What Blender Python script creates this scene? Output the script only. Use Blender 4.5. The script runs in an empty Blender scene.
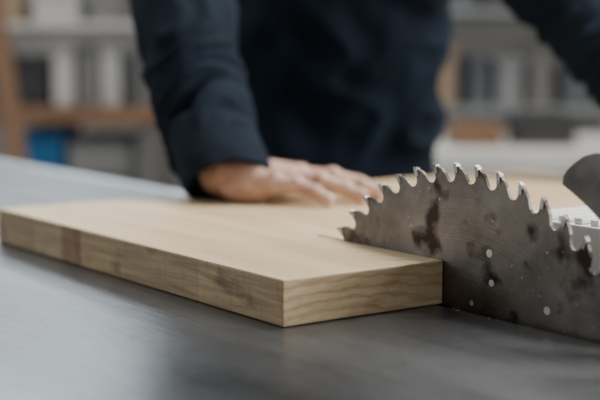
import bpy, bmesh, math, random
from mathutils import Vector, Matrix, noise
random.seed(7)
S = bpy.context.scene
COL = S.collection
FL = -0.85
CEIL = 2.25

# ---------------------------------------------------------------- materials
def mat(name, color=(.5,.5,.5), rough=.6, metal=0, sss=0, spec=None):
    m = bpy.data.materials.new(name); m.use_nodes = True
    b = m.node_tree.nodes['Principled BSDF']
    b.inputs['Base Color'].default_value = (*color, 1)
    b.inputs['Roughness'].default_value = rough
    b.inputs['Metallic'].default_value = metal
    if spec is not None: b.inputs['Specular IOR Level'].default_value = spec
    if sss:
        b.inputs['Subsurface Weight'].default_value = sss
        b.inputs['Subsurface Radius'].default_value = (.01,.004,.002)
        b.inputs['Subsurface Scale'].default_value = 1
    return m

def noisy(name, c1, c2, scale=(5,5,5), detail=4, rough=(.5,.7), metal=0, bump=0, bscale=None, p=(.3,.7), dist=0, spec=None, sss=0):
    m = mat(name, c1, rough[0], metal, sss, spec)
    nt = m.node_tree; N = nt.nodes; L = nt.links
    b = N['Principled BSDF']
    tc = N.new('ShaderNodeTexCoord'); mp = N.new('ShaderNodeMapping')
    mp.inputs['Scale'].default_value = scale
    n = N.new('ShaderNodeTexNoise'); n.inputs['Scale'].default_value = 1
    n.inputs['Detail'].default_value = detail; n.inputs['Distortion'].default_value = dist
    r = N.new('ShaderNodeValToRGB')
    r.color_ramp.elements[0].position = p[0]; r.color_ramp.elements[1].position = p[1]
    r.color_ramp.elements[0].color = (*c1,1); r.color_ramp.elements[1].color = (*c2,1)
    L.new(tc.outputs['Object'], mp.inputs['Vector']); L.new(mp.outputs[0], n.inputs['Vector'])
    L.new(n.outputs['Fac'], r.inputs[0]); L.new(r.outputs[0], b.inputs['Base Color'])
    mr = N.new('ShaderNodeMapRange'); mr.inputs['From Min'].default_value=.3; mr.inputs['From Max'].default_value=.7
    mr.inputs['To Min'].default_value = rough[0]; mr.inputs['To Max'].default_value = rough[1]
    L.new(n.outputs['Fac'], mr.inputs['Value']); L.new(mr.outputs[0], b.inputs['Roughness'])
    if bump:
        bp = N.new('ShaderNodeBump'); bp.inputs['Strength'].default_value = bump; bp.inputs['Distance'].default_value=.002
        if bscale:
            mp2 = N.new('ShaderNodeMapping'); mp2.inputs['Scale'].default_value = bscale
            n2 = N.new('ShaderNodeTexNoise'); n2.inputs['Scale'].default_value=1; n2.inputs['Detail'].default_value=3
            L.new(tc.outputs['Object'], mp2.inputs['Vector']); L.new(mp2.outputs[0], n2.inputs['Vector'])
            L.new(n2.outputs['Fac'], bp.inputs['Height'])
        else: L.new(n.outputs['Fac'], bp.inputs['Height'])
        L.new(bp.outputs[0], b.inputs['Normal'])
    return m

def overlay(m, scale, p, col, fac=1, detail=3, dist=0, vec='Object'):
    """multiply a second procedural mottling over the base colour"""
    nt=m.node_tree;N=nt.nodes;L=nt.links;b=N['Principled BSDF']
    src=b.inputs['Base Color'].links[0].from_socket
    tc=N.new('ShaderNodeTexCoord'); mp=N.new('ShaderNodeMapping'); mp.inputs['Scale'].default_value=scale
    n=N.new('ShaderNodeTexNoise'); n.inputs['Scale'].default_value=1; n.inputs['Detail'].default_value=detail; n.inputs['Distortion'].default_value=dist
    r=N.new('ShaderNodeValToRGB'); r.color_ramp.elements[0].position=p[0]; r.color_ramp.elements[1].position=p[1]
    r.color_ramp.elements[0].color=(1,1,1,1); r.color_ramp.elements[1].color=(*col,1)
    mx=N.new('ShaderNodeMix'); mx.data_type='RGBA'; mx.blend_type='MULTIPLY'; mx.inputs[0].default_value=fac
    L.new(tc.outputs[vec],mp.inputs[0]); L.new(mp.outputs[0],n.inputs['Vector']); L.new(n.outputs['Fac'],r.inputs[0])
    L.new(src,mx.inputs[6]); L.new(r.outputs[0],mx.inputs[7]); L.new(mx.outputs[2],b.inputs['Base Color'])
    return m

# ---------------------------------------------------------------- mesh helpers
def link(o, parent=None):
    COL.objects.link(o)
    if parent: o.parent = parent
    return o
def obj_from(name, verts, faces, m=None, parent=None, smooth=False):
    me = bpy.data.meshes.new(name); me.from_pydata([tuple(v) for v in verts], [], faces)
    bm = bmesh.new(); bm.from_mesh(me); bmesh.ops.recalc_face_normals(bm, faces=bm.faces); bm.to_mesh(me); bm.free()
    if m: me.materials.append(m)
    if smooth:
        for p in me.polygons: p.use_smooth = True
    return link(bpy.data.objects.new(name, me), parent)
def box_data(lo, hi, V, F):
    b = len(V); x0,y0,z0 = lo; x1,y1,z1 = hi
    V += [(x0,y0,z0),(x1,y0,z0),(x1,y1,z0),(x0,y1,z0),(x0,y0,z1),(x1,y0,z1),(x1,y1,z1),(x0,y1,z1)]
    F += [tuple(b+i for i in f) for f in ((0,3,2,1),(4,5,6,7),(0,1,5,4),(1,2,6,5),(2,3,7,6),(3,0,4,7))]
def boxes(name, lst, m, parent=None, bev=0):
    V=[];F=[]
    for lo,hi in lst: box_data(lo,hi,V,F)
    o = obj_from(name,V,F,m,parent)
    if bev:
        md=o.modifiers.new('b','BEVEL'); md.width=bev; md.segments=2; md.limit_method='ANGLE'
    return o
def empty(name, loc=(0,0,0)):
    e = bpy.data.objects.new(name, None); e.location = loc; e.empty_display_size=.05; COL.objects.link(e); return e
def flat_shape(name, outline, holes, half, m, parent=None, remap=None, bevel=0):
    cu = bpy.data.curves.new(name,'CURVE'); cu.dimensions='2D'; cu.fill_mode='BOTH'; cu.extrude = half
    for pts in [outline]+holes:
        sp = cu.splines.new('POLY'); sp.points.add(len(pts)-1); sp.use_cyclic_u=True
        for i,p in enumerate(pts): sp.points[i].co = (p[0],p[1],0,1)
    t = bpy.data.objects.new(name+'_c',cu); COL.objects.link(t)
    bpy.context.view_layer.update()
    dg = bpy.context.evaluated_depsgraph_get()
    me = bpy.data.meshes.new_from_object(t.evaluated_get(dg)); me.name=name
    bpy.data.objects.remove(t); bpy.data.curves.remove(cu)
    bm = bmesh.new(); bm.from_mesh(me); bmesh.ops.remove_doubles(bm, verts=bm.verts, dist=1e-6)
    bmesh.ops.dissolve_limit(bm, angle_limit=.001, verts=bm.verts, edges=bm.edges)
    if remap:
        for v in bm.verts: v.co = Vector(remap(*v.co))
    bmesh.ops.recalc_face_normals(bm, faces=bm.faces)
    bm.to_mesh(me); bm.free()
    me.materials.clear(); me.materials.append(m)
    for p in me.polygons: p.use_smooth=False
    o = link(bpy.data.objects.new(name,me),parent)
    if bevel:
        md=o.modifiers.new('b','BEVEL'); md.width=bevel; md.segments=2; md.limit_method='ANGLE'; md.angle_limit=math.radians(50)
    return o

# workbench frame : local x = n (across the cut), local y = u (along the cut)
ANG = math.atan2(.58,.8146); O = Vector((-.0106,.7953,0))
def frame(o):
    o.location = O; o.rotation_euler = (0,0,ANG); return o

# ================================================================= TABLE SAW
m_iron = noisy('cast_iron', (.088,.094,.101), (.150,.159,.168), (7,2.2,7), 8, (.25,.42), .8, .16, (300,16,50), (.34,.68))
overlay(m_iron,(30,30,30),(.56,.70),(.45,.43,.41),.40,6,.6)
overlay(m_iron,(120,120,120),(.62,.66),(.35,.33,.31),.45,3,.3)
overlay(m_iron,(420,5,10),(.55,.70),(.5,.5,.5),.6,2)
overlay(m_iron,(8,300,10),(.62,.70),(.55,.55,.55),.5,2,.2)
m_paint = noisy('grey_enamel', (.16,.18,.19), (.22,.24,.25), (4,4,4), 3, (.4,.5))
m_alu = noisy('aluminium', (.55,.57,.58), (.7,.72,.73), (3,60,60), 3, (.25,.4), .9)
saw = frame(empty('table_saw'))
circle = lambda cx,cy,r,n=32: [(cx+r*math.cos(2*math.pi*i/n), cy+r*math.sin(2*math.pi*i/n)) for i in range(n)]
outline = [(-.55,-.55),(.80,-.55),(.80,.40),(.33,.40),(.33,1.45),(-.55,1.45)]
slot = [(.1285,-.285),(.1400,-.285),(.1400,.185),(.1285,.185)]
top = flat_shape('table_top', outline, [slot], .018, m_iron, saw, lambda x,y,z:(x,y,z-.018), .002)
boxes('cabinet', [((-.30,-.45,FL),(-.28,.95,-.037)),((.28,-.45,FL),(.30,.95,-.037)),((-.28,-.45,FL),(.28,-.43,-.037)),((-.28,.93,FL),(.28,.95,-.037))], m_paint, saw, .003)
boxes('fence_rail', [((.333,.43,-.045),(.372,1.45,-.004)),((.340,.43,-.062),(.365,1.45,-.045))], m_alu, saw, .004)
boxes('extension_brace', [((.70,-.5,FL),(.74,-.46,-.037)),((.70,.33,FL),(.74,.37,-.037)),((.3,.33,-.08),(.74,.37,-.037))], m_paint, saw, .003)

# riving knife (arc plate) in the blade plane
BN = .1342
KU, KZ = -.0185, -.086
def pol(a,r): a=math.radians(a); return (KU+r*math.cos(a), KZ+r*math.sin(a))
kp=[pol(116.4+i*(182-116.4)/30,.1975) for i in range(31)]
kp+=[pol(184,.262),pol(172,.261),pol(162,.259),pol(152,.256),pol(142,.252),pol(134,.247),pol(128,.241),pol(124.5,.237),pol(121.5,.232),pol(119.6,.227),pol(118.2,.2215),pol(117.0,.214),pol(116.2,.207),pol(115.9,.2025)]
m_knife = noisy('riving_steel', (.065,.055,.046), (.18,.16,.145), (30,30,30), 5, (.35,.5), .85)
flat_shape('riving_knife', kp, [], .00125, m_knife, saw, lambda x,y,z:(z+BN, x, y))

# ================================================================= BLADE
CU, CZ, R = -.0150, -.0880, .1845
def blade_mat():
    m = mat('blade_steel',(.3,.28,.27),.38,.85)
    nt=m.node_tree;N=nt.nodes;L=nt.links;b=N['Principled BSDF']
    tc=N.new('ShaderNodeTexCoord')
    n=N.new('ShaderNodeTexNoise'); n.inputs['Scale'].default_value=36; n.inputs['Detail'].default_value=3
    r=N.new('ShaderNodeValToRGB'); r.color_ramp.elements[0].position=.57; r.color_ramp.elements[1].position=.68
    r.color_ramp.elements[0].color=(0,0,0,1); r.color_ramp.elements[1].color=(1,1,1,1)
    L.new(tc.outputs['Object'],n.inputs['Vector']); L.new(n.outputs['Fac'],r.inputs[0])
    n3=N.new('ShaderNodeTexNoise'); n3.inputs['Scale'].default_value=13; n3.inputs['Detail'].default_value=9; n3.inputs['Roughness'].default_value=.68
    r3=N.new('ShaderNodeValToRGB'); r3.color_ramp.elements[0].position=.34; r3.color_ramp.elements[1].position=.68
    r3.color_ramp.elements[0].color=(.064,.052,.042,1); r3.color_ramp.elements[1].color=(.205,.180,.158,1)
    L.new(tc.outputs['Object'],n3.inputs['Vector']); L.new(n3.outputs['Fac'],r3.inputs[0])
    mx=N.new('ShaderNodeMix'); mx.data_type='RGBA'
    L.new(r.outputs[0],mx.inputs[0]); L.new(r3.outputs[0],mx.inputs[6]); mx.inputs[7].default_value=(.028,.018,.012,1)
    n5=N.new('ShaderNodeTexNoise'); n5.inputs['Scale'].default_value=330; n5.inputs['Detail'].default_value=1
    r5=N.new('ShaderNodeValToRGB'); r5.color_ramp.elements[0].position=.74; r5.color_ramp.elements[1].position=.78
    r5.color_ramp.elements[0].color=(0,0,0,1); r5.color_ramp.elements[1].color=(.8,.8,.8,1)
    mx2=N.new('ShaderNodeMix'); mx2.data_type='RGBA'
    L.new(tc.outputs['Object'],n5.inputs['Vector']); L.new(n5.outputs['Fac'],r5.inputs[0]); L.new(r5.outputs[0],mx2.inputs[0])
    L.new(mx.outputs[2],mx2.inputs[6]); mx2.inputs[7].default_value=(.42,.39,.35,1)
    L.new(mx2.outputs[2],b.inputs['Base Color'])
    mr=N.new('ShaderNodeMapRange'); mr.inputs['To Min'].default_value=.30; mr.inputs['To Max'].default_value=.58
    L.new(n3.outputs['Fac'],mr.inputs['Value']); L.new(mr.outputs[0],b.inputs['Roughness'])
    sp=N.new('ShaderNodeVectorMath'); sp.operation='SUBTRACT'; sp.inputs[1].default_value=(BN,CU,CZ)
    ln=N.new('ShaderNodeVectorMath'); ln.operation='LENGTH'
    ml=N.new('ShaderNodeMath'); ml.operation='MULTIPLY'; ml.inputs[1].default_value=900
    n2=N.new('ShaderNodeTexNoise'); n2.noise_dimensions='1D'; n2.inputs['Scale'].default_value=1; n2.inputs['Detail'].default_value=2
    L.new(tc.outputs['Object'],sp.inputs[0]); L.new(sp.outputs[0],ln.inputs[0]); L.new(ln.outputs['Value'],ml.inputs[0]); L.new(ml.outputs[0],n2.inputs['W'])
    bp=N.new('ShaderNodeBump'); bp.inputs['Strength'].default_value=.22; bp.inputs['Distance'].default_value=.0005
    L.new(n2.outputs['Fac'],bp.inputs['Height']); L.new(bp.outputs[0],b.inputs['Normal'])
    return m
m_blade=blade_mat(); m_carb=noisy('carbide',(.20,.18,.165),(.45,.43,.41),(150,150,150),3,(.25,.4),.9); m_hole_light=mat('pale_hole_light',(.60,.58,.55),.4,.3)  # last one: pale colour for light seen through blade holes
blade = frame(empty('circular_saw_blade'))
NT=56; P=2*math.pi/NT
prof=[(0,0),(-.06,-.0005),(-.20,-.0014),(-.38,-.0034),(-.52,-.0060),(-.62,-.0090),(-.71,-.0112),(-.81,-.0122),(-.92,-.0119),(-1.01,-.0106),(-1.06,-.0086),(-1.06,-.0060),(-1.035,-.0028)]
pl=[]
for k in range(NT):
    for f,dr in prof:
        phi = (-k+f)*P + .035
        r=R+dr
        pl.append((CU + r*math.sin(phi), CZ + r*math.cos(phi)))
body=flat_shape('plate', pl, [circle(CU,CZ,.015)], .0012, m_blade, blade, lambda x,y,z:(z+BN,x,y))
V=[];F=[]
for k in range(NT):
    phi0=(-k)*P+.035
    q=[(0.006,.0012),(-.15,.0000),(-.22,-.0056),(-.070,-.0066)]
    base=len(V)
    for s in (-1,1):
        for f,dr in q:
            ph=phi0+f*P; r=R+dr
            V.append((BN+s*.0018, CU+r*math.sin(ph), CZ+r*math.cos(ph)))
    F += [(base,base+1,base+2,base+3),(base+7,base+6,base+5,base+4)]
    for i in range(4): F.append((base+i,base+4+i,base+4+(i+1)%4,base+(i+1)%4))
obj_from('carbide_tips',V,F,m_carb,blade)
V=[];F=[]
for (u,z,r) in [(-.0464,.0212,.0023),(-.044,.0405,.0027),(-.096,.0111,.0026),(-.028,.005,.0018)]:
    b0=len(V)
    for s in (-1,1):
        for i in range(16):
            a=i*math.pi/8; V.append((BN+s*.0014,u+r*math.cos(a),z+r*math.sin(a)))
    F.append(tuple(b0+i for i in range(16))); F.append(tuple(b0+16+i for i in reversed(range(16))))
    for i in range(16): F.append((b0+i,b0+16+i,b0+16+(i+1)%16,b0+(i+1)%16))
obj_from('hole_light_discs',V,F,m_hole_light,blade)  # pale discs painted in place of small holes with light showing through
flat_shape('arbor_flange', circle(CU,CZ,.04), [circle(CU,CZ,.013)], .006, m_alu, blade, lambda x,y,z:(z+BN+.0075,x,y))

# ================================================================= BOARD
def wood(name, dark, light, scale, dist, seg=False, ringmix=0):
    m=noisy(name,dark,light,scale,6,(.5,.62),0,.35,(scale[0]*3,scale[1]*3,scale[2]*3),(.32,.68),dist)
    nt=m.node_tree;N=nt.nodes;L=nt.links;b=N['Principled BSDF']
    tc=[n for n in N if n.type=='TEX_COORD'][0]
    src=b.inputs['Base Color'].links[0].from_socket
    if ringmix:
        w=N.new('ShaderNodeTexWave'); w.wave_type='RINGS'; w.rings_direction='Y'
        w.inputs['Scale'].default_value=30; w.inputs['Distortion'].default_value=11; w.inputs['Detail'].default_value=5; w.inputs['Detail Scale'].default_value=.7; w.inputs['Detail Roughness'].default_value=.7
        mp=N.new('ShaderNodeMapping'); mp.inputs['Location'].default_value=(-.022,0,.055); mp.inputs['Scale'].default_value=(.45,.1,1.5)
        L.new(tc.outputs['Object'],mp.inputs[0]); L.new(mp.outputs[0],w.inputs['Vector'])
        mx=N.new('ShaderNodeMix'); mx.data_type='RGBA'; mx.blend_type='MULTIPLY'; mx.inputs[0].default_value=ringmix
        cr=N.new('ShaderNodeValToRGB'); cr.color_ramp.elements[0].color=(.80,.70,.56,1); cr.color_ramp.elements[1].color=(1,1,1,1)
        cr.color_ramp.elements[1].position=.5
        L.new(w.outputs['Color'],cr.inputs[0]); L.new(src,mx.inputs[6]); L.new(cr.outputs[0],mx.inputs[7]); src=mx.outputs[2]
        L.new(src,b.inputs['Base Color'])
    if seg:
        sx=N.new('ShaderNodeSeparateXYZ'); L.new(tc.outputs['Object'],sx.inputs[0])
        ml=N.new('ShaderNodeMath'); ml.operation='MULTIPLY'; ml.inputs[1].default_value=1/.5; L.new(sx.outputs['Y'],ml.inputs[0])
        cr=N.new('ShaderNodeValToRGB'); cr.color_ramp.interpolation='CONSTANT'
        E=cr.color_ramp.elements; E[0].position=0; E[0].color=(1,1,1,1); E[1].position=.20; E[1].color=(.88,.87,.85,1)
        for p,c in ((.42,(1,.98,.93)),(.565,(.64,.52,.40)),(.635,(.95,.95,.95)),(.74,(.84,.82,.78))):
            e=E.new(p); e.color=(*c,1)
        mx=N.new('ShaderNodeMix'); mx.data_type='RGBA'; mx.blend_type='MULTIPLY'; mx.inputs[0].default_value=1
        L.new(ml.outputs[0],cr.inputs[0]); L.new(src,mx.inputs[6]); L.new(cr.outputs[0],mx.inputs[7]); L.new(mx.outputs[2],b.inputs['Base Color'])
    return m
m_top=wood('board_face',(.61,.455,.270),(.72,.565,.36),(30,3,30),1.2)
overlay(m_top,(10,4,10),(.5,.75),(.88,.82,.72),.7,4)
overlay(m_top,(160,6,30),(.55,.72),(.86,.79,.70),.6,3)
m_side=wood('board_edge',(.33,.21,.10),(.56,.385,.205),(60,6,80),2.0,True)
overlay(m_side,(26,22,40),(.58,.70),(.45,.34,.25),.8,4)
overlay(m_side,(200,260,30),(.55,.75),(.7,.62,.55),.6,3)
m_end=wood('board_end',(.67,.50,.30),(.84,.67,.44),(16,10,60),1.2,False,.8)
overlay(m_end,(22,20,34),(.60,.75),(.66,.55,.42),.7,5)
overlay(m_end,(60,60,220),(.55,.8),(.75,.66,.55),.5,3)
BT=.0302; BL=.452; BW=.66
ol=[(0,0),(.1325,0),(.1325,.150),(.1362,.150),(.1362,0),(BW,0),(BW,BL),(0,BL)]
board=flat_shape('wooden_board', ol, [], BT/2, m_top, None, lambda x,y,z:(x,y,z+BT/2+.0002), .0012)
frame(board)
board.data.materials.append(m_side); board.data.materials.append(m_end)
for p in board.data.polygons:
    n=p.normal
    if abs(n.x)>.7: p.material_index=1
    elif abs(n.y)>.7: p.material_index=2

m_dust=mat('sawdust',(.45,.35,.25),.9)
V=[];F=[]
for i in range(46):
    u=-.003-abs(random.gauss(0,.06)); n=.128-abs(random.gauss(0,.006))
    s=random.uniform(.0003,.0007); a=random.uniform(0,3)
    b0=len(V)
    for (x,y,zz) in ((1,0,0),(-.5,.8,0),(-.5,-.8,0),(0,0,1.1)):
        V.append((n+s*(x*math.cos(a)-y*math.sin(a)),u+s*(x*math.sin(a)+y*math.cos(a)),.0002+s*zz))
    F+=[(b0,b0+2,b0+1),(b0,b0+1,b0+3),(b0+1,b0+2,b0+3),(b0+2,b0,b0+3)]
frame(obj_from('sawdust',V,F,m_dust))

# rip fence beyond blade
m_white=mat('white_plastic',(.88,.88,.88),.4)
fence=frame(empty('rip_fence'))
V=[((.185,-.40,.0005),(.300,-.024,.012)),((.185,-.40,.012),(.193,-.024,.058)),((.193,-.40,.050),(.300,-.024,.058)),((.292,-.40,.012),(.300,-.024,.050)),((.245,-.40,.012),(.251,-.024,.050))]
boxes('profile',V,m_white,fence,.0008)
boxes('scale_ribs',[((.189,-.38+i*.014,.0582),(.296,-.373+i*.014,.0620)) for i in range(26)],m_white,fence,.0005)

# ================================================================= PERSON
def ringframe(t):
    t=t.normalized(); x=Vector((1,0,0))
    if abs(t.x)>.9: x=Vector((0,1,0))
    x=(x-t*x.dot(t)).normalized(); return x,t.cross(x)
def loft(V,F,rings,seg=20,cap=True):
    cs=[Vector(r[0]) for r in rings]; b0=len(V); n=len(rings)
    for i,(c,rx,ry) in enumerate(rings):
        t=(cs[min(i+1,n-1)]-cs[max(i-1,0)]); x,y=ringframe(t)
        for k in range(seg):
            a=2*math.pi*k/seg; V.append(cs[i]+x*rx*math.cos(a)+y*ry*math.sin(a))
    for i in range(n-1):
        for k in range(seg):
            F.append((b0+i*seg+k,b0+i*seg+(k+1)%seg,b0+(i+1)*seg+(k+1)%seg,b0+(i+1)*seg+k))
    F.append(tuple(b0+k for k in reversed(range(seg)))); F.append(tuple(b0+(n-1)*seg+k for k in range(seg)))
def cap(V,F,a,b,ra,rb,seg=14,hemi=4,sq=1):
    a=Vector(a);b=Vector(b);t=(b-a); L=t.length; t=t/L if L>1e-9 else Vector((0,0,1))
    x,y=ringframe(t); b0=len(V); rs=[]
    for i in range(1,hemi+1):
        g=math.pi/2*i/hemi; rs.append((a-t*ra*math.cos(g),ra*math.sin(g)))
    for i in range(hemi,0,-1):
        g=math.pi/2*i/hemi; rs.append((b+t*rb*math.cos(g),rb*math.sin(g)))
    for c,r in rs:
        for k in range(seg):
            an=2*math.pi*k/seg; V.append(c+x*r*math.cos(an)+y*r*sq*math.sin(an))
    n=len(rs)
    for i in range(n-1):
        for k in range(seg): F.append((b0+i*seg+k,b0+i*seg+(k+1)%seg,b0+(i+1)*seg+(k+1)%seg,b0+(i+1)*seg+k))
    p=len(V); V.append(a-t*ra); q=len(V); V.append(b+t*rb)
    for k in range(seg):
        F.append((p,b0+(k+1)%seg,b0+k)); F.append((q,b0+(n-1)*seg+k,b0+(n-1)*seg+(k+1)%seg))
def ell(V,F,c,r,seg=16,rg=10,M=None):
    b0=len(V); c=Vector(c)
    for i in range(1,rg):
        g=math.pi*i/rg
        for k in range(seg):
            a=2*math.pi*k/seg; p=Vector((r[0]*math.sin(g)*math.cos(a),r[1]*math.sin(g)*math.sin(a),r[2]*math.cos(g)))
            if M: p=M@p
            V.append(c+p)
    for i in range(rg-2):
        for k in range(seg): F.append((b0+i*seg+k,b0+(i+1)*seg+k,b0+(i+1)*seg+(k+1)%seg,b0+i*seg+(k+1)%seg))
    t=Vector((0,0,r[2])); t=M@t if M else t
    p=len(V); V.append(c+t); q=len(V); V.append(c-t)
    for k in range(seg):
        F.append((p,b0+k,b0+(k+1)%seg)); F.append((q,b0+(rg-2)*seg+(k+1)%seg,b0+(rg-2)*seg+k))
def organic(name,V,F,voxel,smooth,m,parent,fold=None):
    me=bpy.data.meshes.new(name+'_t'); me.from_pydata([tuple(v) for v in V],[],F)
    o=bpy.data.objects.new(name+'_t',me); COL.objects.link(o)
    md=o.modifiers.new('r','REMESH'); md.mode='VOXEL'; md.voxel_size=voxel
    if smooth: s=o.modifiers.new('s','SMOOTH'); s.iterations=smooth; s.factor=.5
    bpy.context.view_layer.update()
    dg=bpy.context.evaluated_depsgraph_get()
    m2=bpy.data.meshes.new_from_object(o.evaluated_get(dg)); m2.name=name
    bpy.data.objects.remove(o)
    if fold:
        ns=[v.normal.copy() for v in m2.vertices]
        for v,nn in zip(m2.vertices,ns): v.co = v.co+nn*fold(v.co)
    m2.materials.clear(); m2.materials.append(m)
    for p in m2.polygons: p.use_smooth=True
    return link(bpy.data.objects.new(name,m2),parent)

m_skin=noisy('skin',(.47,.275,.205),(.66,.44,.35),(38,38,38),4,(.42,.55),0,.5,(420,420,420),(.35,.65),0,None,.10)
m_nail=mat('nail',(.70,.50,.43),.3)
m_sweat=noisy('navy_sweater',(.0055,.0100,.0175),(.0115,.0200,.0335),(14,14,14),5,(.85,.95),0,.35,(900,900,900),(.3,.7),0,.15)
m_trous=noisy('dark_workwear',(.006,.007,.010),(.012,.014,.018),(20,20,20),4,(.85,.95),0,.3,None,(.3,.7),0,.15)
m_hair=noisy('brown_hair',(.03,.018,.01),(.08,.05,.03),(300,300,40),3,(.5,.7))
m_shoe=mat('black_leather',(.02,.02,.02),.45)
man=empty('woodworker')

def hand(name,W,alpha,side,fore,parent):
    W=Vector(W); d=Vector((math.cos(alpha),math.sin(alpha),0)); t=Vector((-math.sin(alpha),math.cos(alpha),0))*side
    up=Vector((0,0,1)); V=[];F=[]; zb=BT
    def pt(f,l,z): return Vector((W.x,W.y,0))+d*f+t*l+up*z
    wr=W+d*.013
    cap(V,F,W+fore*.055+d*.008,wr,.023,.0225,sq=.85)
    cap(V,F,wr,pt(.032,0,zb+.0255),.0228,.0220)
    fing=[(.032,.084,.07,.070,.0088),(.0105,.088,0,.077,.0092),(-.0115,.083,-.10,.071,.0086),(-.032,.073,-.27,.056,.0076)]
    tips=[]
    for i,(l,f,sp,ln,r) in enumerate(fing):
        m0=pt(f,l,zb+.0215-.002*(i==3))
        cap(V,F,pt(.022,l*.50,zb+.025),m0,.0170,r*1.38)
        ell(V,F,m0+up*.0042,(.0095,.0085,.0085))
        cap(V,F,pt(.03,l*.6,zb+.0395),m0+up*.0078,.0028,.0036)
        sd=(d*math.cos(sp)+t*math.sin(sp))
        p1=m0+sd*ln*.43; p1.z=zb+r+.0118
        p2=m0+sd*ln*.76; p2.z=zb+r+.0062
        p3=m0+sd*ln*.97; p3.z=zb+r*.86+.0002
        cap(V,F,m0,p1,r*1.08,r*.94); cap(V,F,p1,p2,r*.96,r*.88); cap(V,F,p2,p3,r*.88,r*.78)
        ell(V,F,p1+up*.0014,(r*1.05,)*3); ell(V,F,p2+up*.0006,(r*.95,)*3)
        tips.append((p2,p3,r,sd))
    for i in range(3):
        a,b=fing[i],fing[i+1]
        ell(V,F,pt((a[1]+b[1])/2-.014,(a[0]+b[0])/2,zb+.018),(.017,.013,.0115))
    ell(V,F,pt(.045,-.026,zb+.016),(.028,.013,.0155),M=Matrix.Rotation(alpha,3,'Z'))
    a=pt(.022,.020,zb+.020); b=pt(.052,.047,zb+.018); c=pt(.080,.062,zb+.0145); e=pt(.101,.068,zb+.0100)
    cap(V,F,a,b,.0175,.0130); cap(V,F,b,c,.0118,.0105); cap(V,F,c,e,.0105,.0088)
    tips.append((c,e,.0105,(e-c).normalized()))
    organic(name,V,F,.0013,2,m_skin,parent)
    V=[];F=[]
    for p2,p3,r,sd in tips:
        ax=(p3-p2).normalized(); side_v=up.cross(ax).normalized(); nn=ax.cross(side_v)
        if nn.z<0: nn=-nn
        M=Matrix((ax,side_v,nn)).transposed()
        ell(V,F,p3+nn*(r*.70)-ax*.001,(.0060,r*.62,.0016),12,8,M)
    obj_from(name+'_nails',V,F,m_nail,parent,True)

W1=Vector((-.088,1.235,.056)); E1=Vector((-.130,1.410,.262)); S1=Vector((-.150,1.665,.49))
W2=Vector((.430,1.365,.056)); E2=Vector((.280,1.520,.262)); S2=Vector((.250,1.685,.50))
f1=(E1-W1).normalized(); f2=(E2-W2).normalized()
hand('right_hand',W1,math.radians(-12),1,f1,man)
hand('left_hand',W2,math.radians(240),-1,f2,man)

V=[];F=[]
loft(V,F,[((.045,1.93,-.10),.160,.115),((.045,1.93,.0),.160,.118),((.045,1.90,.12),.153,.115),((.045,1.85,.24),.158,.120),((.05,1.79,.36),.178,.125),((.05,1.73,.45),.185,.12),((.05,1.68,.52),.145,.095),((.05,1.655,.56),.075,.065)],28)
for Sx,Ex,Wx,dd in ((S1,E1,W1,f1),(S2,E2,W2,f2)):
    cap(V,F,(.05+(Sx.x-.05)*.45,1.70,.48),Sx,.095,.078)
    mid=Sx.lerp(Ex,.5)
    cap(V,F,Sx,mid,.078,.066); cap(V,F,mid,Ex,.066,.057)
    m2=Ex.lerp(Wx,.5)
    cap(V,F,Ex,m2,.057,.050)
    e=Wx+dd*.030+Vector((.008,0,0))*(1 if Wx.x<0 else -1)
    cap(V,F,m2,e,.050,.041,hemi=3)
def fold(p):
    for Ex,Wx in ((E1,W1),(E2,W2)):
        ax=(Wx-Ex); L=ax.length; ax=ax/L; s=(p-Ex).dot(ax)
        rad=((p-Ex)-ax*s).length
        if -.05<s<L+.05 and rad<.09:
            w=.006+.007*max(0,min(1,(s-L*.4)/(L*.5)))
            q=noise.noise(Vector((s*24+p.x*18+noise.noise(p*11)*2.4,p.x*7,p.y*7)))
            return (1-abs(q)*2.6)*w-.45*w
    q=noise.noise(Vector((p.x*9+p.z*5,p.y*5,p.z*9-p.x*4)))+.4*noise.noise(p*20)
    return (.4-abs(q))*.040
organic('sweater',V,F,.005,2,m_sweat,man,fold)
for nm,Wx,dd in (('right_cuff',W1,f1),('left_cuff',W2,f2)):
    sx=1 if Wx.x<0 else -1
    c0=Wx+dd*.050+Vector((.006*sx,0,0)); x,y=ringframe(dd); V=[];F=[];seg=96
    c1=Wx-dd*.012+Vector((.020*sx,-.012,.001))
    for j,(tt,r) in enumerate(((0,.0430),(.2,.0440),(.45,.0425),(.7,.0442),(1,.0430),(1.04,.0415),(1.02,.039),(.6,.035),(0,.032))):
        c=c0.lerp(c1,tt)
        for k in range(seg):
            a=2*math.pi*k/seg; rr=r+.0014*math.sin(3*a+j)+.0008*math.sin(7*a-j*2)
            V.append(c+x*rr*math.cos(a)+y*rr*math.sin(a)*.92)
    for j in range(8):
        for k in range(seg): F.append((j*seg+k,j*seg+(k+1)%seg,(j+1)*seg+(k+1)%seg,(j+1)*seg+k))
    for v in V:
        if v.z<BT+.001: v.z=BT+.001
    obj_from(nm,V,F,m_sweat,man,True)
V=[];F=[]
loft(V,F,[((.05,1.93,.03),.145,.105),((.05,1.94,-.08),.165,.115),((.05,1.95,-.16),.165,.115)],24)
for sx in (-1,1):
    h=(.05+sx*.085,1.95,-.12); k=(.05+sx*.105,1.96,-.40); a=(.05+sx*.12,2.02,FL+.09)
    cap(V,F,h,k,.088,.065); cap(V,F,k,a,.064,.050); 
organic('trousers',V,F,.010,3,m_trous,man,lambda p:(.5-abs(noise.noise(p*14)))*.01)
V=[];F=[]
for sx in (-1,1):
    x=.05+sx*.12
    cap(V,F,(x,2.03,FL+.055),(x,2.03,FL+.10),.046,.045); cap(V,F,(x,2.04,FL+.042),(x+sx*.02,1.85,FL+.036),.042,.036)
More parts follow.
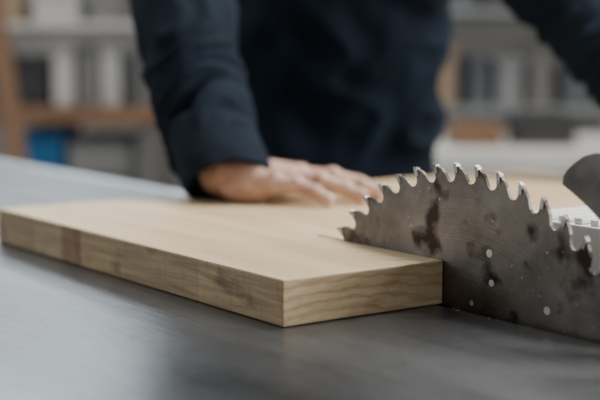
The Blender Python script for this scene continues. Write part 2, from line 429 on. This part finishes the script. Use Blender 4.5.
organic('shoes',V,F,.008,2,m_shoe,man)
V=[];F=[]
H=Vector((.045,1.555,.74)); Mh=Matrix.Rotation(math.radians(28),3,'X')
def hp(x,y,z): return H+Mh@Vector((x,y,z))
cap(V,F,(.05,1.665,.53),hp(0,.03,-.06),.062,.056)
ell(V,F,hp(0,.015,.035),(.076,.097,.088),24,16,Mh)
ell(V,F,hp(0,-.022,-.045),(.060,.068,.070),20,14,Mh)
ell(V,F,hp(0,-.062,-.092),(.026,.022,.020),12,8,Mh)
cap(V,F,hp(0,-.084,.012),hp(0,-.106,-.028),.009,.015)
ell(V,F,hp(0,-.080,-.062),(.026,.012,.008),12,8,Mh)
ell(V,F,hp(0,-.078,.030),(.050,.014,.010),12,8,Mh)
for sx in (-1,1): ell(V,F,hp(sx*.077,.012,-.008),(.010,.020,.032),12,8,Mh)
organic('head',V,F,.004,3,m_skin,man)
V=[];F=[]
ell(V,F,hp(0,.028,.050),(.084,.100,.088),28,18,Mh)
ell(V,F,hp(0,.060,-.005),(.078,.062,.070),20,14,Mh)
organic('hair',V,F,.006,1,m_hair,man,lambda p:noise.noise(Vector((p.x*60,p.y*60,p.z*14)))*.006)
V=[];F=[]
for sx in (-1,1): ell(V,F,hp(sx*.031,-.078,.006),(.012,.010,.011),14,10,Mh)
obj_from('eyes',V,F,mat('eye',(.7,.68,.65),.2),man,True)

# ================================================================= ROOM
m_wall=noisy('plaster_wall',(.15,.145,.135),(.24,.235,.22),(1.5,1.5,1.5),4,(.8,.9))
m_floor=noisy('concrete_floor',(.13,.13,.13),(.2,.195,.19),(2,2,2),6,(.5,.7))
m_ceil=mat('ceiling_paint',(.30,.31,.32),.9)
X0,X1,Y0,Y1=-3.2,3.4,-3.0,5.4
boxes('floor',[((X0-.1,Y0-.1,FL-.1),(X1+.1,Y1+.1,FL))],m_floor)
boxes('ceiling',[((X0-.1,Y0-.1,CEIL),(X1+.1,Y1+.1,CEIL+.1))],m_ceil)
bw=(-2.2,.2,.85,1.95)  # opening for the added back window, out of view
boxes('wall_back',[((X0-.1,Y1,FL),(bw[0],Y1+.1,CEIL)),((bw[1],Y1,FL),(X1+.1,Y1+.1,CEIL)),((bw[0],Y1,FL),(bw[1],Y1+.1,bw[2])),((bw[0],Y1,bw[3]),(bw[1],Y1+.1,CEIL))],m_wall)
boxes('wall_front',[((X0-.1,Y0-.1,FL),(X1+.1,Y0,CEIL))],m_wall)
def sidewall(nm,x0,x1,ya,yb,za,zb):
    boxes(nm,[((x0,Y0,FL),(x1,ya,CEIL)),((x0,yb,FL),(x1,Y1,CEIL)),((x0,ya,FL),(x1,yb,za)),((x0,ya,zb),(x1,yb,CEIL))],m_wall)
sidewall('wall_right',X1,X1+.1,-1.6,2.4,.25,1.9)
sidewall('wall_left',X0-.1,X0,.4,3.6,.25,1.9)
m_frame=mat('window_frame_paint',(.7,.7,.7),.5)
def window(nm,x,ya,yb,za,zb):
    l=[((x-.03,ya,za),(x+.03,yb,za+.06)),((x-.03,ya,zb-.06),(x+.03,yb,zb)),((x-.03,ya,za+.06),(x+.03,ya+.06,zb-.06)),((x-.03,yb-.06,za+.06),(x+.03,yb,zb-.06))]
    n=3
    for i in range(1,n+1):
        y=ya+(yb-ya)*i/(n+1); l.append(((x-.02,y-.02,za+.06),(x+.02,y+.02,zb-.06)))
    boxes(nm,l,m_frame)
window('window_1',X1+.05,-1.6,2.4,.25,1.9)
window('window_2',X0-.05,.4,3.6,.25,1.9)
xs=[bw[0],bw[0]+.8,bw[0]+1.6,bw[1]-.06]
boxes('added_back_window',[((bw[0],Y1+.02,bw[2]),(bw[1],Y1+.08,bw[2]+.06)),((bw[0],Y1+.02,bw[3]-.06),(bw[1],Y1+.08,bw[3]))]+[((x,Y1+.02,bw[2]+.06),(x+.06,Y1+.08,bw[3]-.06)) for x in xs],m_frame)  # unseen window added to go with the table sheen light
w=bpy.data.worlds.new('sky'); S.world=w; w.use_nodes=True
w.node_tree.nodes['Background'].inputs[0].default_value=(.80,.90,1.0,1); w.node_tree.nodes['Background'].inputs[1].default_value=1.0
def area(nm,loc,rot,sx,sy,e,c=(1,1,1),parent=None):
    l=bpy.data.lights.new(nm,'AREA'); l.shape='RECTANGLE'; l.size=sx; l.size_y=sy; l.energy=e; l.color=c
    o=bpy.data.objects.new(nm,l); o.location=loc; o.rotation_euler=rot; link(o,parent); return o
area('window_daylight_1',(X1-.02,.2,1.07),(0,math.radians(90),0),1.55,3.4,165,(1,.975,.945))
area('window_daylight_2',(X0+.02,2.0,1.07),(0,math.radians(-90),0),1.55,3.1,34,(.85,.94,1))
area('added_back_light',((bw[0]+bw[1])/2,Y1-.02,(bw[2]+bw[3])/2),(math.radians(-90),0,0),2.3,1.0,52,(.82,.92,1))  # added light, no known source: sheen on the table, rim on the sleeves
m_fix=mat('fixture_enamel',(.8,.8,.8),.4)
for i,(x,y,e) in enumerate([(-1.2,1.2,6),(.9,1.7,82),(-1.2,3.4,20),(1.3,3.4,26),(.8,-.8,5)]):
    f=empty('ceiling_lamp' if i==0 else 'ceiling_lamp.%03d'%i,(x,y,CEIL))
    boxes('housing',[((-.65,-.12,-.06),(.65,.12,-.001))],m_fix,f,.01)
    area('tube_light',(0,0,-.065),(0,0,0),1.2,.2,e,(1,.955,.90),f)

# ================================================================= BACKGROUND
def wcol(n,c,r=.7): return noisy(n,tuple(k*.8 for k in c),c,(6,6,6),3,(r,r))
c_steel=wcol('shelf_steel',(.11,.105,.10)); c_brown=wcol('plank_brown',(.17,.092,.048)); c_blue=wcol('bin_blue',(.010,.085,.21),.5)
c_grey=wcol('cabinet_grey',(.16,.17,.17)); c_pale=wcol('pale_box',(.44,.43,.41)); c_dark=wcol('dark_box',(.022,.022,.023))
c_tan=wcol('cardboard',(.25,.18,.115)); c_mid=wcol('mid_box',(.17,.17,.165)); c_slate=wcol('slate_box',(.06,.07,.08))
def at(px,D): return (px-300)/1300*D
def az(py,D): return .172+(50-py)/1300*D
D=3.6; z1=az(106,D); z2=az(30,D)
xa,xb=-1.35,-.40; zl=-.40
posts=[((xa,D,FL),(xa+.04,D+.04,1.2)),((xb-.04,D,FL),(xb,D+.04,1.2)),((xa,D+.46,FL),(xa+.04,D+.5,1.2)),((xb-.04,D+.46,FL),(xb,D+.5,1.2))]
rack=empty('storage_rack')
boxes('posts',posts,c_steel,rack)
boxes('shelves',[((xa,D-.02,z1-.05),(xb,D+.5,z1)),((xa,D-.02,zl-.03),(xb,D+.5,zl))],c_brown,rack,.004)
boxes('upper_shelves',[((xa,D-.02,z2),(xb,D+.5,z2+.02)),((xa,D-.02,.80),(xb,D+.5,.83))],c_pale,rack,.004)
def crate(nm,x0,x1,y0,y1,z0,z1,m):
    t=.012
    o=boxes(nm,[((x0,y0,z0),(x1,y1,z0+t)),((x0,y0,z0+t),(x0+t,y1,z1)),((x1-t,y0,z0+t),(x1,y1,z1)),((x0+t,y0,z0+t),(x1-t,y0+t,z1)),((x0+t,y1-t,z0+t),(x1-t,y1,z1)),((x0-.008,y0-.008,z1-.02),(x1+.008,y0,z1))],m,None,.002); return o
for nm,a,b,h,m in (('storage_box',-.69,-.635,.165,c_pale),('storage_box.001',-.615,-.57,.175,c_mid),('storage_box.002',-.555,-.505,.17,c_pale),('storage_box.004',-.49,-.455,.15,c_grey),('storage_box.005',-.80,-.71,.14,c_dark),('storage_box.003',-1.1,-.85,.15,c_slate)):
    crate(nm,a,b,D+.05,D+.33,z1+.001,z1+h,m)
crate('plastic_bin',-.775,-.665,D+.03,D+.35,zl+.001,-.050,c_blue)
cab=empty('drawer_cabinet')
boxes('carcass',[((-.655,D+.06,zl+.002),(-.465,D+.42,-.08))],c_grey,cab,.004)
boxes('drawer_fronts',[((-.65,D+.042,zl+.02+i*.1),(-.47,D+.059,zl+.11+i*.1)) for i in range(3)],c_mid,cab,.003)
crate('parts_bin',-.74,-.62,D+.05,D+.3,z2+.021,z2+.12,c_pale)
crate('parts_bin.001',-.58,-.47,D+.05,D+.3,z2+.021,z2+.15,c_mid)
crate('parts_bin.002',-1.0,-.78,D+.05,D+.3,z2+.021,z2+.2,c_tan)
bl=empty('side_bench')
boxes('bench_top',[((-1.5,2.6,-.22),(-.30,3.15,-.18))],wcol('bench_laminate',(.20,.225,.24)),bl,.004)
boxes('bench_legs',[((-1.45,2.65,FL),(-1.39,2.71,-.22)),((-.37,2.65,FL),(-.31,2.71,-.22)),((-1.45,3.06,FL),(-1.39,3.12,-.22)),((-.37,3.06,FL),(-.31,3.12,-.22))],c_steel,bl)
pk=boxes('wooden_plank',[((-.024,-.012,0),(.024,.012,1.35))],c_brown,None,.002)
pk.location=(-.640,3.36,FL+.005); pk.rotation_euler=(math.radians(-7),math.radians(-8.7),0)

D=4.0; xa,xb=.28,1.75
rk=empty('storage_rack.001')
boxes('posts',[((xa,D,FL),(xa+.04,D+.04,1.3)),((xb-.04,D,FL),(xb,D+.04,1.3)),((xa,D+.46,FL),(xa+.04,D+.5,1.3)),((xb-.04,D+.46,FL),(xb,D+.5,1.3)),((.98,D,FL),(1.02,D+.04,1.3))],c_steel,rk)
zs=[-.55,-.20,az(100,D)-.02,.30,.75]
boxes('shelves',[((xa,D-.02,z-.025),(xb,D+.5,z)) for z in zs],c_grey,rk,.004)
pal=[c_dark,c_mid,c_tan,c_slate,c_pale,c_grey,c_steel,c_brown]
cnt=0
for zi,z in enumerate(zs):
    x=xa+.05
    while x<xb-.12:
        wd=random.uniform(.04,.13); h=random.uniform(.09,.2)
        if zi==2: h=random.uniform(.12,.22)
        if zi==1: h=random.uniform(.06,.13)
        if x+wd>xb-.05: break
        crate('storage_bin' if cnt==0 else 'storage_bin.%03d'%cnt,x,x+wd,D+.05,D+.05+random.uniform(.2,.35),z+.001,z+h,random.choice(pal)); cnt+=1
        x+=wd+random.uniform(.02,.05)
b2=empty('work_bench')
boxes('bench_top',[((.30,3.0,az(152,3.0)-.05),(1.7,3.7,az(152,3.0)))],c_pale,b2,.004)
zt=az(152,3.0)-.05
boxes('bench_legs',[((.33,3.05,FL),(.40,3.12,zt)),((1.6,3.05,FL),(1.67,3.12,zt)),((.33,3.58,FL),(.40,3.65,zt)),((1.6,3.58,FL),(1.67,3.65,zt))],c_steel,b2)
boxes('drawers',[((.42,3.08,zt-.35),(1.0,3.6,zt))],c_grey,b2,.004)
crate('tool_box',.38,.50,3.2,3.4,zt+.051,zt+.10,c_brown)
crate('tool_box.001',.54,.68,3.2,3.4,zt+.051,zt+.13,c_dark)

# ================================================================= CAMERA
c=bpy.data.cameras.new('camera'); co=bpy.data.objects.new('camera',c); COL.objects.link(co)
co.location=(0,0,.172); co.rotation_euler=(math.radians(90-6.58),0,0)
c.sensor_width=36; c.lens=78; c.clip_start=.02
c.dof.use_dof=True; c.dof.focus_distance=.86; c.dof.aperture_fstop=4.3
S.camera=co
